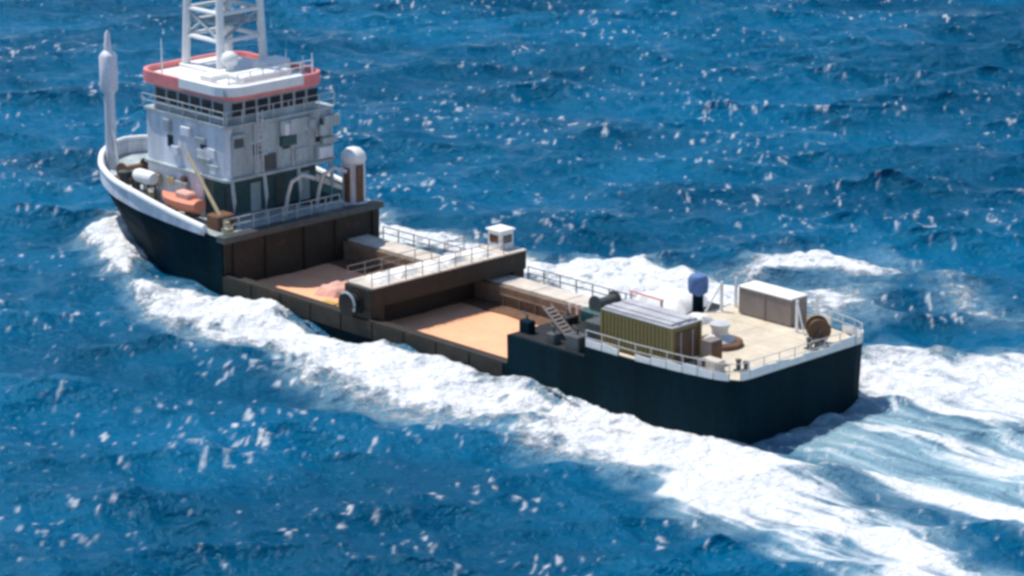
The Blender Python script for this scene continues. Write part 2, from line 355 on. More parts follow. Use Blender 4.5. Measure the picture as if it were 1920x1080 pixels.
# lower hull, full length
MB().loft([ring(WL, -2.2), ring(WL, 0.0), ring(lerp(WL, DK, .25), 1.35)], cap=(True, False)).build('hull', 'hull', ship)
rr = lerp(WL, DK, .25)
MB().loft([[(x, y, 1.35) for x, y, z in ring(rr, 1.35, -1, 11)], ring(DK, 3.9, -1, 11)]).build('stern_hull', 'hull', ship)
MB().loft([[(x, y, 1.35) for x, y, z in ring(rr, 1.35, 11, 17.6)], ring(DK, 3.25, 11, 17.6)]).build('stern_hull_step', 'hull', ship)
fh = [p for p in DK if p[0] >= 45]
fr_ = []
for t in (.25, .45, .7, 1.0):
    h = [(a, b) for a, b in zip(lerp(WL, DK, t), DK) if b[0] >= 45]
    u = (t - .25) / .75
    pr = [(a[0], a[1], 1.35 + (zd(b[0]) - 1.35) * u) for a, b in h]
    fr_.append(pr + [(x, -y, z) for x, y, z in reversed(pr) if y > 1e-6])
MB().loft(fr_).build('forecastle_hull', 'hull', ship, smooth=False)
# forecastle deck sheet, bulwark and white rim
ins = [(x - .03 * (x - 45) / 19.6, y * .985) for x, y in fh]
MB().add([(x, y, zd(x) + .02) for x, y in ins] + [(x, -y, zd(x) + .02) for x, y in ins],
         [(k, k + 1, len(ins) + k + 1, len(ins) + k) for k in range(len(ins) - 1)]).build('forecastle_deck', 'grey', ship)
bh = []
for k in range(len(fh) - 1):
    for j in range(6):
        t = j / 6; bh.append((fh[k][0] * (1 - t) + fh[k + 1][0] * t, fh[k][1] * (1 - t) + fh[k + 1][1] * t))
bh.append(fh[-1]); bh = [p for p in bh if p[0] >= 46]
# smooth the outline once so that the bow reads as a curve
for _ in range(3):
    bh = [bh[0]] + [((bh[k - 1][0] + 2 * bh[k][0] + bh[k + 1][0]) / 4, (bh[k - 1][1] + 2 * bh[k][1] + bh[k + 1][1]) / 4) for k in range(1, len(bh) - 1)] + [bh[-1]]
path = bh + [(x, -y) for x, y in reversed(bh[:-1])]
b_ = MB(); secs = []
for x, y in path:
    fx = 1 + .012 * max(0, (x - 50) / 14); i = .14
    s = 1 if y > 0 else -1
    oy, iy = y, y - s * min(i, abs(y)); ox, ix = x, x - (.16 if abs(y) < 4 else .05)
    ox += .06; oy += s * .05 * min(1, abs(y))
    secs.append([(ox, oy, zd(x) - .12), (ox + .06, oy * 1.004, zr(x)), (ix, iy, zr(x)), (ix, iy, zd(x))])
b_.loft(secs, cap=(True, True)).build('bulwark', 'lilac', ship)
ip = [(x - (.20 if abs(y) < 4 else .08), y - (1 if y > 0 else -1) * min(.19, abs(y))) for x, y in path]
MB().add([(x, y, zd(x) + .05) for x, y in ip] + [(x, y, zr(x) - .05) for x, y in ip], [(k, k + 1, len(ip) + k + 1, len(ip) + k) for k in range(len(ip) - 1)]).build('bulwark_lining', 'lilac', ship)
MB().tube([(x, y, zr(x) + .06) for x, y in path], .22, 8).build('bulwark_rim', 'white', ship, smooth=True)
# break of the forecastle: bulkhead coaming and walkway beam
MB().box(44.55, 45.45, -7.1, 7.1, 3.62, 4.06, .04).build('forecastle_break_beam', 'steel', ship)
MB().box(44.93, 45.03, -6.9, 6.9, -.1, 3.6).build('forecastle_bulkhead', 'wallside', ship)
rib = MB().box(-.09, .09, -.06, .06, 0, 3.5).build('bulkhead_rib', 'wallside', ship, (44.86, -6.3, .05))
for k in range(1, 5): inst('bulkhead_rib', rib, ship, (44.86, -6.3 + k * 3.1 + .3 * (k % 2), .05))

# hold: floor, side walls and their walkways
fo_ = MB()
n = 14; vs = []; fs = []
xs = [17.7, 18.3, 19.2, 20.2, 21.5] + list(np.linspace(23, 44.9, n))
ys = list(np.linspace(-4.2, 6.3, 9))
for x in xs:
    for y in ys:
        lift = .7 * max(0, (21.5 - x) / 3.8) ** 2 * (0.25 + .75 * min(1, max(0, (2 - y) / 6)))
        vs.append((x, y, .45 + lift + .04 * math.sin(x * 1.9 + y * 1.3)))
for i in range(len(xs) - 1):
    for j in range(len(ys) - 1):
        a = i * len(ys) + j; fs.append((a, a + 1, a + len(ys) + 1, a + len(ys)))
MB().add(vs, fs).build('hold_floor', 'orange', ship, smooth=True)
MB().box(17.7, 44.9, 6.25, 6.95, -.6, 1.42, .05).build('port_side_wall', 'wallside', ship)
MB().box(17.7, 44.9, -5.7, -3.6, -.6, 1.78, .03).build('starboard_side_wall', 'brown', ship)
MB().box(17.7, 44.9, -6.95, -5.72, -.6, 1.32, .03).build('starboard_waist', 'beige', ship)
MB().box(21.6, 44.85, -3.57, -2.2, .2, .56, .03).build('floor_margin_strip', 'rust', ship)  # dark brown strip on the floor beside the starboard wall
# walkway plates on the starboard wall, one by one with open joints
xa = 17.75; k = 0
while xa < 44.8:
    xb = min(xa + 3.0, 44.85)
    MB().box(xa, xb - .07, -5.74, -3.95, 1.783, 1.9, .015).build('walkway_plate', 'beige', ship); xa = xb
lip = MB().box(17.75, 44.85, -3.6, -3.5, 1.2, 1.3).build('wall_stringer', 'brown', ship)
st = MB().box(-.07, .07, -.11, 0, 0, 1.1).build('wall_stiffener', 'brown', ship, (22.9, -3.48, .1))
for k in range(1, 15): inst('wall_stiffener', st, ship, (22.9 + k * 1.5, -3.48, .1))
pipe = MB().tube([(0, 0, 0), (0, 0, 1.9)], .09, 8).build('standpipe', 'galv', ship, (18.2, -3.35, .4))
for k in range(1, 8): inst('standpipe', pipe, ship, (18.2 + k * .62, -3.35 + (k % 3) * .06, .4 - .03 * k))
xa = 18.0
while xa < 44:
    MB().box(xa, xa + 2.9, 7.02, 7.07, .25, 1.33, .01).build('side_plate', 'wallside', ship); xa += 3.0
# bulkhead and ladders at the after end of the hold
MB().box(17.62, 17.72, -6.9, 6.9, -.5, 3.2).build('after_hold_bulkhead', 'hull', ship)
rib2 = MB().box(0, .12, -.05, .05, 0, 2.6).build('after_bulkhead_rib', 'steel', ship, (17.73, -6.0, .1))
for k in range(1, 10): inst('after_bulkhead_rib', rib2, ship, (17.73, -6.0 + k * 1.3, .1))

# cross beam over the hold with cabin, rails and end reel
MB().box(30.2, 32.7, -6.9, 6.95, 2.15, 3.4, .05).build('cross_beam', 'wallside', ship)
MB().box(30.25, 32.65, 5.7, 6.9, -.2, 2.14, .03).build('cross_beam_leg', 'wallside', ship)
MB().box(30.3, 32.6, -6.8, -5.8, 1.33, 2.14, .03).build('cross_beam_leg', 'wallside', ship)
MB().box(31.6, 32.0, -3.45, 5.65, -.1, 2.14, .02).build('cross_beam_web', 'wallside', ship)
ya = -6.85
while ya < 6.8:
    yb = min(ya + 1.95, 6.88)
    MB().box(30.15, 32.75, ya, yb - .06, 3.403, 3.5, .015).build('beam_deck_plate', 'beige', ship); ya = yb
cb = MB().box(31.1, 32.4, -6.6, -5.4, 3.505, 4.7, .06).build('control_cabin', 'white', ship)
MB().box(31.0, 32.5, -6.7, -5.3, 4.705, 4.82, .04).build('cabin_roof', 'white', cb)
for (x0, x1, y0, y1) in ((31.35, 32.15, -5.4, -5.375), (31.075, 31.1, -6.4, -5.6)):
    MB().box(x0, x1, y0, y1, 3.9, 4.45).build('cabin_window', 'glass', cb)
hr = MB().lathe((31.6, 7.35, 2.35), [(.2, -.38), (.8, -.38), (.8, -.28), (.6, -.26), (.6, .26), (.8, .28), (.8, .38), (.2, .38)], 22, 'y').build('end_roller', 'black', ship, smooth=True)
MB().tube([(31.6 + .77 * math.sin(a), 7.72, 2.35 + .77 * math.cos(a)) for a in np.linspace(-2.0, .6, 18)], .08, 6).build('roller_rim', 'grey', hr, smooth=True)

# rails
post = {}
def rail(parent, pts, h, step, m='white', r=.035, bars=(1.0, .55)):
    """stanchions one by one along a polyline plus one handrail mesh"""
    P = [Vector(p) for p in pts]
    key = (h, m, r)
    for a, b in zip(P[:-1], P[1:]):
        L_ = (b - a).length; n_ = max(1, round(L_ / step))
        for k in range(n_ + (1 if b is P[-1] else 0)):
            q = a.lerp(b, k / n_)
            if key not in post: post[key] = MB().tube([(0, 0, 0), (0, 0, h)], r * 1.25, 6).build('stanchion', m, parent, q)
            else: inst('stanchion', post[key], parent, q)
    rb_ = MB()
    for f_ in bars:
        for a, b in zip(P[:-1], P[1:]):
            z = Vector((0, 0, h * f_)); rb_.tube([a + z, b + z], r, 6)
    rb_.build('handrail', m, parent)
ae = [(x, y * .985, 3.93) for x, y in DK if x <= 11]
rail(ship, [(11, 6.9, 3.93)] + list(reversed(ae))[1:] , 1.0, 1.3, 'galv', .026)
rail(ship, [(.1, 4.7, 3.93), (.1, -4.7, 3.93)], 1.0, 1.3, 'galv', .026)
rail(ship, [(x, -y, z) for x, y, z in ae], 1.0, 1.3, 'galv', .026)
rail(ship, [(30.3, 6.7, 3.51), (30.3, -4.9, 3.51)], .95, 1.4, 'taupe', .026)
rail(ship, [(32.6, 6.7, 3.51), (32.6, -4.9, 3.51)], .95, 1.4, 'taupe', .026)
rail(ship, [(18, -6.85, 1.33), (30, -6.85, 1.33)], 1.0, 1.6, 'steel', .035)
rail(ship, [(33.4, -6.85, 1.33), (44.4, -6.85, 1.33)], 1.0, 1.6, 'steel', .035)
rail(ship, [(45.2, 6.6, 4.07), (45.2, -3.6, 4.07)], 1.0, 1.3, 'grey', .04)

# pale toe boards below the after rail, one plate per bay
tb = [Vector(q) for q in [(11, 6.9, 3.93)] + list(reversed(ae))[1:] + [(.1, -4.7, 3.93)] + ae[1:5] and ([(11, 6.9, 3.93)] + list(reversed(ae))[1:] + [(.1, -4.7, 3.93)] + [(x, -y, z) for x, y, z in ae[1:6]])]
trng = random.Random(3)
for a, b in zip(tb[:-1], tb[1:]):
    L_ = (b - a).length; n_ = max(1, round(L_ / 1.2)); d = (b - a).normalized(); o_ = Vector((-d.y, d.x, 0)) * .07
    for k in range(n_):
        if trng.random() < .12: continue
        p0, p1 = a.lerp(b, (k + .04) / n_), a.lerp(b, (k + .96) / n_); h = trng.uniform(.3, .62)
        h2 = h * trng.uniform(.75, 1.1)
        MB().loft([[p0 - o_, p1 - o_, p1 + o_ * .4, p0 + o_ * .4], [p0 - o_ + Vector((0, 0, h)), p1 - o_ + Vector((0, 0, h2)), p1 + o_ * .4 + Vector((0, 0, h2)), p0 + o_ * .4 + Vector((0, 0, h))]]).build('toe_board', 'tarp', ship)
# after deck: cream sheet with plate joints, dark step deck, fittings
dx0 = [(x, y * .975) for x, y in DK if x <= 11]; dx0 = [(.18, 0)] + [(max(x, .18), y) for x, y in dx0]
xs_ = [.18, 2.2, 4.4, 6.6, 8.8, 10.95]
def hw(x):
    for a, b in zip(DK[:-1], DK[1:]):
        if a[0] <= x <= b[0]: return (a[1] + (b[1] - a[1]) * (x - a[0]) / (b[0] - a[0])) * .975
    return 6
for x0, x1 in zip(xs_[:-1], xs_[1:]):
    for f0, f1 in ((-1, -.5), (-.5, 0), (0, .5), (.5, 1)):
        v = [(x0, hw(x0) * f0 + .012, 0), (x1 - .024, hw(x1) * f0 + .012, 0), (x1 - .024, hw(x1) * f1 - .012, 0), (x0, hw(x0) * f1 - .012, 0)]
        MB().loft([[(x, y, 3.903) for x, y, z in v], [(x, y, 3.93) for x, y, z in v]]).build('deck_plate', 'cream', ship)
MB().prism([(11.1, -6.85), (17.5, -6.85), (17.5, 6.85), (11.1, 6.85)], 3.252, 3.275).build('step_deck', 'black', ship)
cp = MB().lathe((0, 0, 0), [(1.4, 0), (1.4, .26), (1.2, .34), (1.0, .34)], 26).build('capstan_base', 'rust', ship, (5.7, 1.0, 3.932))
MB().lathe((0, 0, 0), [(.95, .345), (.82, .45), (.5, .7), (.5, 1.0), (.62, 1.2), (.62, 1.32), (.2, 1.36)], 26).build('capstan_drum', 'galv', cp, smooth=True)
for (x, y) in ((1.2, 4.0), (1.2, -2.2), (3.2, 5.4), (9.9, 2.2)):
    bb = MB()
    bb.box(-.5, .5, -.22, .22, 0, .08)
    for s in (-.28, .28): bb.lathe((s, 0, .08), [(.14, 0), (.14, .5), (.19, .52), (.19, .6), (.05, .62)], 12)
    bb.build('mooring_bollard', 'steel', ship, (x, y, 3.932))
# ventilator with a pale blue cowl
ve = MB().lathe((0, 0, 0), [(.5, 0), (.5, .1), (.36, .18), (.34, 1.55)], 16).build('ventilator_stem', 'hull', ship, (12.0, -3.9, 3.28))
MB().lathe((0, 0, 0), [(.36, 1.55), (.58, 1.62), (.64, 1.9), (.64, 2.45), (.5, 2.7), (.1, 2.78)], 18).build('ventilator_cowl', 'blue', ve, smooth=True)
MB().tube([(0, 0, 1.9), (-.55, .5, 2.05)], .42, 12, .5).build('ventilator_mouth', 'blue', ve)
for (x, y, h) in ((10.4, -4.3, 1.9), (10.4, -5.6, 1.9), (4.2, -4.2, 2.0), (4.2, -6.0, 2.0)):
    MB().box(-.07, .07, -.07, .07, 0, h).build('cargo_post', 'white', ship, (x, y, 3.932))
MB().tube([(4.2, -4.2, 5.85), (3.4, -4.0, 3.95)], .06, 6).build('post_stay', 'white', ship)
MB().tube([(10.4, -4.3, 5.75), (10.9, -3.4, 3.95)], .06, 6).build('post_stay', 'white', ship)
# inclined ladder on the step deck
ld = MB(); A, B = Vector((16.2, 4.7, 5.0)), Vector((13.6, 4.9, 3.35))
ld.tube([A, B], .07, 6); ld.tube([A + Vector((0, .7, 0)), B + Vector((0, .7, 0))], .07, 6)
lo = ld.build('inclined_ladder', 'taupe', ship)
tr = MB().box(-.12, .12, 0, .7, -.02, .02).build('tread', 'taupe', lo, A.lerp(B, .1))
for k in range(2, 10): inst('tread', tr, lo, A.lerp(B, k / 10))
# machinery on the step deck
wm = MB().box(-1.0, 1.0, -1.2, 1.2, 0, .75, .1).build('winch_bed', 'green', ship, (15.6, .6, 3.28))
MB().lathe((0, 0, 1.15), [(.55, -.9), (.55, -.8), (.32, -.78), (.32, .78), (.55, .8), (.55, .9)], 20, 'y').build('winch_drum', 'steel', wm, smooth=True)
MB().box(11.3, 12.6, 2.6, 5.4, 3.28, 4.9, .06).build('machinery_casing', 'steel', ship)
MB().tube([(16.6, -2.6, 4.3), (13.6, -2.5, 4.3)], .06, 8).build('red_pipe', 'red', ship)
for x in (16.4, 13.8): MB().box(x - .06, x + .06, -2.62, -2.5, 3.28, 4.22).build('pipe_support', 'galv', ship)

krng = random.Random(23)
for k, (x, y) in enumerate(((12.4, 6.2), (13.6, 3.2), (14.3, 6.3), (16.8, 2.6), (17.0, 5.9), (12.6, 1.2))):
    a_, b2, h_ = krng.uniform(.3, .6), krng.uniform(.3, .5), krng.uniform(.4, 1.0)
    mc = MB().box(x - a_, x + a_, y - b2, y + b2, 3.278, 3.278 + h_, .06).build('machinery_box', krng.choice(('steel', 'hull', 'wallside')), ship)
    MB().tube([(x, y, 3.27 + h_), (x, y, 3.6 + h_), (x + .4, y, 3.75 + h_)], .07, 6).build('vent_pipe', 'steel', mc)
# ------------------------------------------------------------------ bridge house
X0, X1, Y0, Y1 = 47.0, 55.8, -4.6, 4.8
lowr = MB().box(48.7, 55.6, Y0 + .1, Y1 - .2, 3.95, 7.2).build('lower_house', 'green', ship)
MB().box(49.6, 55.65, Y1 - .19, Y1 - .05, 3.95, 7.2).build('lower_house_side', 'lilac', lowr)
for k, y in enumerate((-3.4, -1.2, 1.0, 3.2)):
    d_ = MB().box(48.62, 48.7, y - .42, y + .42, 4.1, 6.1).build('door', 'steel' if k % 2 else 'grey', lowr)
up_ = MB().prism(rrect(X0, X1, Y0, Y1, .35), 7.2, 10.7).build('upper_house', 'lilac', ship, smooth=True)
MB().prism(rrect(X0 - .25, X1 + .1, Y0 - .25, Y1 + .25, .4), 7.02, 7.2).build('upper_house_deck_edge', 'grey', up_)
MB().prism(rrect(X0 - .2, X1 + .1, Y0 - .2, Y1 + .2, .4), 10.7, 10.86).build('bridge_deck_edge', 'grey', up_)
for y in (-3.3, -.4, 2.2):
    w_ = MB().box(X0 - .04, X0 + .02, y - .32, y + .32, 8.5, 9.3, .0).build('window', 'glass', up_)
    MB().box(X0 - .06, X0 + .01, y - .42, y + .42, 9.32, 9.42).build('sill', 'white', w_)
for x in (49.4, 53.0):
    MB().box(x - .3, x + .3, Y1 - .02, Y1 + .04, 8.5, 9.3).build('window', 'glass', up_)
# grey panels and pipes that break up the after face
for (y0, y1, z0, z1, m) in ((-4.2, -2.9, 7.3, 8.3, 'grey'), (-2.6, .2, 9.5, 10.5, 'grey'), (.6, 1.7, 7.3, 8.4, 'steel'), (3.3, 4.4, 7.4, 10.2, 'grey')):
    MB().box(X0 - .22, X0 - .01, y0, y1, z0, z1, .03).build('wall_locker', m, up_)
for y in (-4.4, -.9, 2.4):
    MB().tube([(X0 - .12, y, 7.2), (X0 - .12, y, 10.7)], .07, 6).build('downpipe', 'galv', up_)
for k in range(4):
    y0_ = Y0 + .42 + k * 2.14
    MB().box(X0 - .03, X0 - .004, y0_, y0_ + 2.08, 7.24, 10.66).build('shade_panel', 'grey', up_)  # added panels: shade of the after face put into a darker colour
frng = random.Random(11)
for k in range(15):
    y = frng.uniform(-4.2, 4.0); z = frng.uniform(7.3, 9.9); w2 = frng.uniform(.2, .7); h2 = frng.uniform(.3, 1.1); dpt = frng.uniform(.12, .5)
    MB().box(X0 - dpt, X0 - .008 - .002 * k, y - w2, y + w2, z, z + h2, .03).build('wall_fitting', frng.choice(('grey', 'steel', 'lilac', 'grey', 'green', 'white')), up_)
for k in range(9):
    x = frng.uniform(X0 + .8, X1 - .8); z = frng.uniform(7.3, 9.7); w2 = frng.uniform(.2, .8); h2 = frng.uniform(.2, .9); dpt = frng.uniform(.1, .35)
    MB().box(x - w2, x + w2, Y1 + .006 + .002 * k, Y1 + dpt, z, z + h2, .03).build('wall_fitting', frng.choice(('grey', 'lilac', 'lilac', 'white', 'grey')), up_)
for k in range(8):
    x = frng.uniform(49.8, 55.2); z = frng.uniform(4.3, 6.0); w2 = frng.uniform(.2, .7); h2 = frng.uniform(.3, .9)
    MB().box(x - w2, x + w2, Y1 - .045 + .002 * k, Y1 + .15 + .02 * k, z, z + h2, .03).build('wall_fitting', frng.choice(('rust', 'lilac', 'sand', 'grey')), lowr)
# ladder and wing platform on the after face
lad = MB()
for y in (1.9, 2.35): lad.tube([(X0 - .35, y, 7.2), (X0 - .35, y, 11.6)], .05, 6)
lad_ = lad.build('wall_ladder', 'galv', up_)
rg = MB().tube([(X0 - .35, 1.9, 0), (X0 - .35, 2.35, 0)], .035, 6).build('rung', 'galv', lad_, (0, 0, 7.5))
for k in range(1, 12): inst('rung', rg, lad_, (0, 0, 7.5 + k * .35))
rail(up_, [(X0 - .1, -4.7, 10.87), (X0 - .1, 4.8, 10.87)], .95, 1.3, 'galv', .03)
rail(up_, [(X0, 4.95, 10.87), (X1, 4.95, 10.87)], .95, 1.4, 'galv', .03)
# raking pillars under the overhang, one pair of curved davit arms
for y in (-4.3, -1.4, 1.6, 4.4):
    MB().tube([(46.95, y, 7.05), (46.75, y, 5.6), (46.9, y, 3.95)], .13, 8).build('overhang_pillar', 'grey', ship)
for y in (-2.6, .2):
    MB().tube([(46.5, y, 3.95), (46.2, y, 5.4), (46.0, y - .2, 6.4), (45.5, y - .8, 6.9), (45.0, y - 1.5, 6.6)], .14, 8).build('davit_arm', 'galv', ship, smooth=True)
# wheelhouse with window band, red brim and white roof
wh = MB().prism(rrect(X0 + .2, X1 - .2, -3.6, 4.4, .6), 10.86, 12.45).build('wheelhouse', 'grey', ship, smooth=True)
for k in range(7):
    y = -3.0 + k * 1.1
    MB().box(X0 + .15, X0 + .22, y - .43, y + .43, 11.35, 12.25).build('window', 'glass', wh)
for k in range(6):
    x = X0 + 1.2 + k * 1.25
    MB().box(x - .5, x + .5, 4.36, 4.44, 11.35, 12.25).build('window', 'glass', wh)
bo = rrect(46.5, 56.6, -4.0, 5.0, 1.6, 8); bi = rrect(46.75, 56.35, -3.75, 4.75, 1.4, 8); bb_ = rrect(46.9, 56.2, -3.6, 4.6, 1.3, 8)
br = MB().loft([[(x, y, 12.46) for x, y in bb_], [(x, y, 12.62) for x, y in bo], [(x, y, 13.45) for x, y in bo], [(x, y, 13.45) for x, y in bi], [(x, y, 13.0) for x, y in bi]], cap=(True, False)).build('bridge_brim', 'red', ship)
MB().prism(rrect(46.78, 56.32, -3.72, 4.72, 1.38, 8), 12.9, 13.06).build('bridge_roof', 'white', br)
hl = MB(); o1 = rrect(46.42, 56.68, -4.08, 5.08, 1.65, 8); pick = [q for q in o1 if q[0] < 52.2 and q[1] > -1.2]
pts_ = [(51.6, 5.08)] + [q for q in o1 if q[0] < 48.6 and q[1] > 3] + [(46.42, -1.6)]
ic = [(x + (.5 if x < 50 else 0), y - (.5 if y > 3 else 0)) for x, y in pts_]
hl.loft([[(x, y, 12.86), (x, y, 13.5), (a, b, 13.56), (a, b, 13.5), (x + (.03 if x < 47 else 0), y - (.03 if y > 4.9 else 0), 13.46)] for (x, y), (a, b) in zip(pts_, ic)], closed=True)
hl.build('brim_highlight', 'white', br)  # added white piece, a painted highlight on the brim's near corner
for (x0, x1, y0, y1, h) in ((47.6, 49.4, -1.6, 2.6, .75), (49.8, 51.2, 1.2, 3.6, .6), (47.8, 49.0, 2.9, 4.0, .5), (49.6, 51.2, -3.2, -1.0, .9)):
    MB().box(x0, x1, y0, y1, 13.065, 13.06 + h, .1).build('roof_locker', 'white', br)
dm = MB().lathe((0, 0, 0), [(.28, 0), (.28, .9), (.5, 1.0), (.62, 1.35), (.5, 1.7), (.2, 1.88), (.02, 1.9)], 18).build('radar_dome', 'white', br, (50.6, 1.4, 13.06), smooth=True)
for (x, y, h) in ((47.4, -3.2, 1.6), (48.6, -3.4, 1.2), (54.5, 4.2, 2.6), (47.3, 4.2, 1.1), (50.4, -3.4, 1.4)):
    MB().tube([(0, 0, 0), (0, 0, h)], .07, 6, .03).build('aerial', 'white', br, (x, y, 13.06))
rail(br, [(47.1, -3.0, 13.46), (47.1, 3.6, 13.46)], .8, 1.1, 'white', .035)

# lattice mast on the bridge roof
mast = MB().box(51.7, 56.25, -3.2, 1.4, 13.065, 13.3, .05).build('lattice_mast_foot', 'white', ship)
LEG = ((52.1, 1.0), (55.9, 1.0), (52.1, -2.8), (55.9, -2.8)); cx, cy = 54.0, -.9
def lp(i, z):
    t = (z - 13.3) / 14; s = 1 - .22 * t; x, y = LEG[i]; return Vector((cx + (x - cx) * s, cy + (y - cy) * s, z))
for i in range(4): MB().tube([lp(i, 13.3), lp(i, 25.5)], .3, 10, .22).build('leg', 'white', mast)
for z in (15.3, 17.2, 19.2, 21.4, 23.6):
    for a, b in ((0, 1), (1, 3), (3, 2), (2, 0)): MB().tube([lp(a, z), lp(b, z)], .16, 8).build('cross_bar', 'white', mast)
for z0, z1 in ((15.3, 17.2), (19.2, 21.4)):
    for a, b in ((0, 2), (1, 3), (0, 1)): MB().tube([lp(a, z0), lp(b, z1)], .11, 6).build('diagonal_brace', 'grey', mast)
for z in (16.3, 18.3, 22.6):
    p0, p1 = lp(0, z), lp(3, z)
    MB().box(min(p0.x, p1.x) + .1, max(p0.x, p1.x) - .1, min(p0.y, p1.y) + .1, max(p0.y, p1.y) - .1, z, z + .22, .03).build('mast_platform', 'grey', mast)
MB().lathe((54.0, -.9, 25.5), [(1.4, 0), (1.4, .3), (.5, .5), (.4, 2.2), (.1, 2.4)], 16).build('mast_head', 'white', mast)

# port foremast with lamp platform
fm = MB().tube([(62.3, 2.9, 4.9), (62.3, 2.9, 11.6)], .42, 10, .38).build('foremast', 'lilac', ship)
MB().lathe((62.3, 2.9, 12.0), [(.4, -1.6), (.6, -1.4), (.64, -1.2), (.64, 1.1), (.5, 1.3), (.28, 1.5), (.18, 2.7), (.06, 2.9)], 12).build('foremast_lantern', 'lilac', fm, smooth=True)
MB().tube([(62.3, 2.9, 9.0), (60.4, 3.6, 5.0)], .06, 6).build('foremast_stay', 'lilac', fm)
# windlass and foredeck fittings
wl = MB().box(58.4, 60.2, 2.0, 4.4, 4.6, 5.1, .08).build('windlass_bed', 'rust', ship)
MB().lathe((59.3, 3.2, 5.5), [(.62, -1.1), (.62, -.95), (.34, -.93), (.34, .93), (.62, .95), (.62, 1.1)], 18, 'y').build('windlass_drum', 'rust', wl, smooth=True)
MB().lathe((57.3, 4.6, 4.6), [(.3, 0), (.3, 1.2), (.42, 1.25), (.42, 1.4), (.1, 1.5)], 14).build('mooring_bitt', 'steel', ship, smooth=True)
MB().lathe((57.7, 5.3, 4.6), [(.3, 0), (.3, 1.2), (.42, 1.25), (.42, 1.4), (.1, 1.5)], 14).build('mooring_bitt', 'steel', ship, smooth=True)
# starboard stack at the break of the forecastle
sk = MB().lathe((46.0, -5.6, 3.95), [(1.0, 0), (1.0, .15), (.82, .25), (.8, 3.0)], 20).build('exhaust_stack', 'lilac', ship, smooth=True)
MB().lathe((46.0, -5.6, 6.95), [(.84, 0), (.9, .15), (.82, .55), (.5, .88), (.1, 1.0)], 20).build('stack_cap', 'white', sk, smooth=True)
MB().box(45.14, 45.24, -5.75, -5.15, 4.2, 6.8).build('stack_grille', 'rust', sk)
MB().box(45.5, 46.0, -4.82, -4.72, 4.2, 6.6).build('stack_grille', 'rust', sk)
# stowed derrick boom along the port side of the house
dbm = MB().tube([(46.0, 5.7, 4.1), (50.6, 5.35, 8.6)], .15, 8, .1).build('derrick_boom', 'sand', ship)
MB().lathe((46.0, 5.7, 3.95), [(.4, 0), (.4, .3), (.2, .35), (.18, .7)], 12).build('boom_heel', 'sand', dbm)
MB().box(46.3, 47.6, 4.7, 6.2, 3.95, 5.0, .08).build('deck_chest', 'rust', ship)

# ------------------------------------------------------------------ loose things aboard
def aboard(name, x, y, z, rz=0.0): return empty(name, to_world(x, y, z), HEAD + rz)
# olive container at the port rail
ct = tag(aboard('shipping_container', 7.4, 5.15, 3.932), 'olive green ribbed container with pale roof at the port rail of the stern deck', 'container')
MB().box(-2.8, 2.8, -1.15, 1.15, .1, 2.3).build('shell', 'olive', ct)
rb3 = MB().loft([[(-.12, 0, .2), (.12, 0, .2), (.07, .07, .2), (-.07, .07, .2)], [(-.12, 0, 2.2), (.12, 0, 2.2), (.07, .07, 2.2), (-.07, .07, 2.2)]]).build('side_corrugation', 'olive', ct, (-2.55, 1.15, 0))
for k in range(1, 18): inst('side_corrugation', rb3, ct, (-2.55 + k * .3, 1.15, 0))
for sx in (-1, 1):
    for sy in (-1, 1): MB().box(sx * 2.83 - .09, sx * 2.83 + .09, sy * 1.16 - .09, sy * 1.16 + .09, 0, 2.36).build('corner_post', 'olive', ct)
MB().box(-2.86, 2.86, -1.2, 1.2, 2.3, 2.4, .03).build('roof', 'silver', ct)
dr = MB().box(-2.87, -2.8, -1.0, 1.0, .2, 2.0).build('door', 'rust', ct)
for y in (-.5, .5): MB().tube([(-2.9, y, .2), (-2.9, y, 2.0)], .03, 6).build('lock_bar', 'galv', dr)
# grey planks lying on the container roof
PL = ('grey plank at the inboard edge of the olive container roof', 'second grey plank from the inboard edge of the olive container roof', 'middle one of five grey planks on the olive container roof', 'second grey plank from the port rail on the olive container roof', 'grey plank at the port edge of the olive container roof')
for k in range(5):
    p = MB().box(-2.7 + .05 * (k % 3), 2.72 - .07 * (k % 2), -.2, .2, 0, .14 + .05 * (k % 2), .02).build('plank', 'silver', None)
    p.location = to_world(7.4, 5.15 - .92 + k * .46, 6.335); p.rotation_euler = (0, 0, HEAD + .006 * (k - 2))
    tag(p, PL[k], 'plank', 'planks on the container roof')
# taupe store box near the starboard rail
bx_ = tag(aboard('storage_box', 7.2, -5.4, 3.932), 'taupe sided storage box with white lid near the starboard rail of the stern deck', 'box')
MB().box(-2.1, 2.1, -.75, .75, .08, 1.72).build('shell', 'taupe', bx_)
MB().box(-2.16, 2.16, -.8, .8, 1.72, 1.82, .04).build('lid', 'tarp', bx_)
for x in (-1.8, 0, 1.8): MB().box(x - .12, x + .12, -.7, .7, 0, .08).build('skid', 'steel', bx_)
MB().box(-.05, .05, .75, .8, .1, 1.7).build('side_batten', 'taupe', bx_)
# rope reel on a stand at the starboard quarter
rl = tag(aboard('rope_reel', 1.75, -3.3, 3.932, R(50)), 'brown rope reel on a stand at the starboard stern corner', 'reel')
MB().lathe((0, 0, .95), [(.3, -.4), (.5, -.4), (.5, .4), (.3, .4)], 22, 'y').build('rope_winding', 'rope', rl, smooth=True)
for s in (-1, 1):
    MB().lathe((0, s * .46, .95), [(.1, -.05), (.7, -.05), (.7, .05), (.1, .05)], 24, 'y').build('flange', 'rust', rl)
    fr2 = MB().tube([(-.55, s * .62, .03), (0, s * .62, .95), (.55, s * .62, .03)], .07, 6).build('stand', 'steel', rl)
MB().tube([(0, -.8, .95), (0, .8, .95)], .08, 8).build('axle', 'steel', rl)
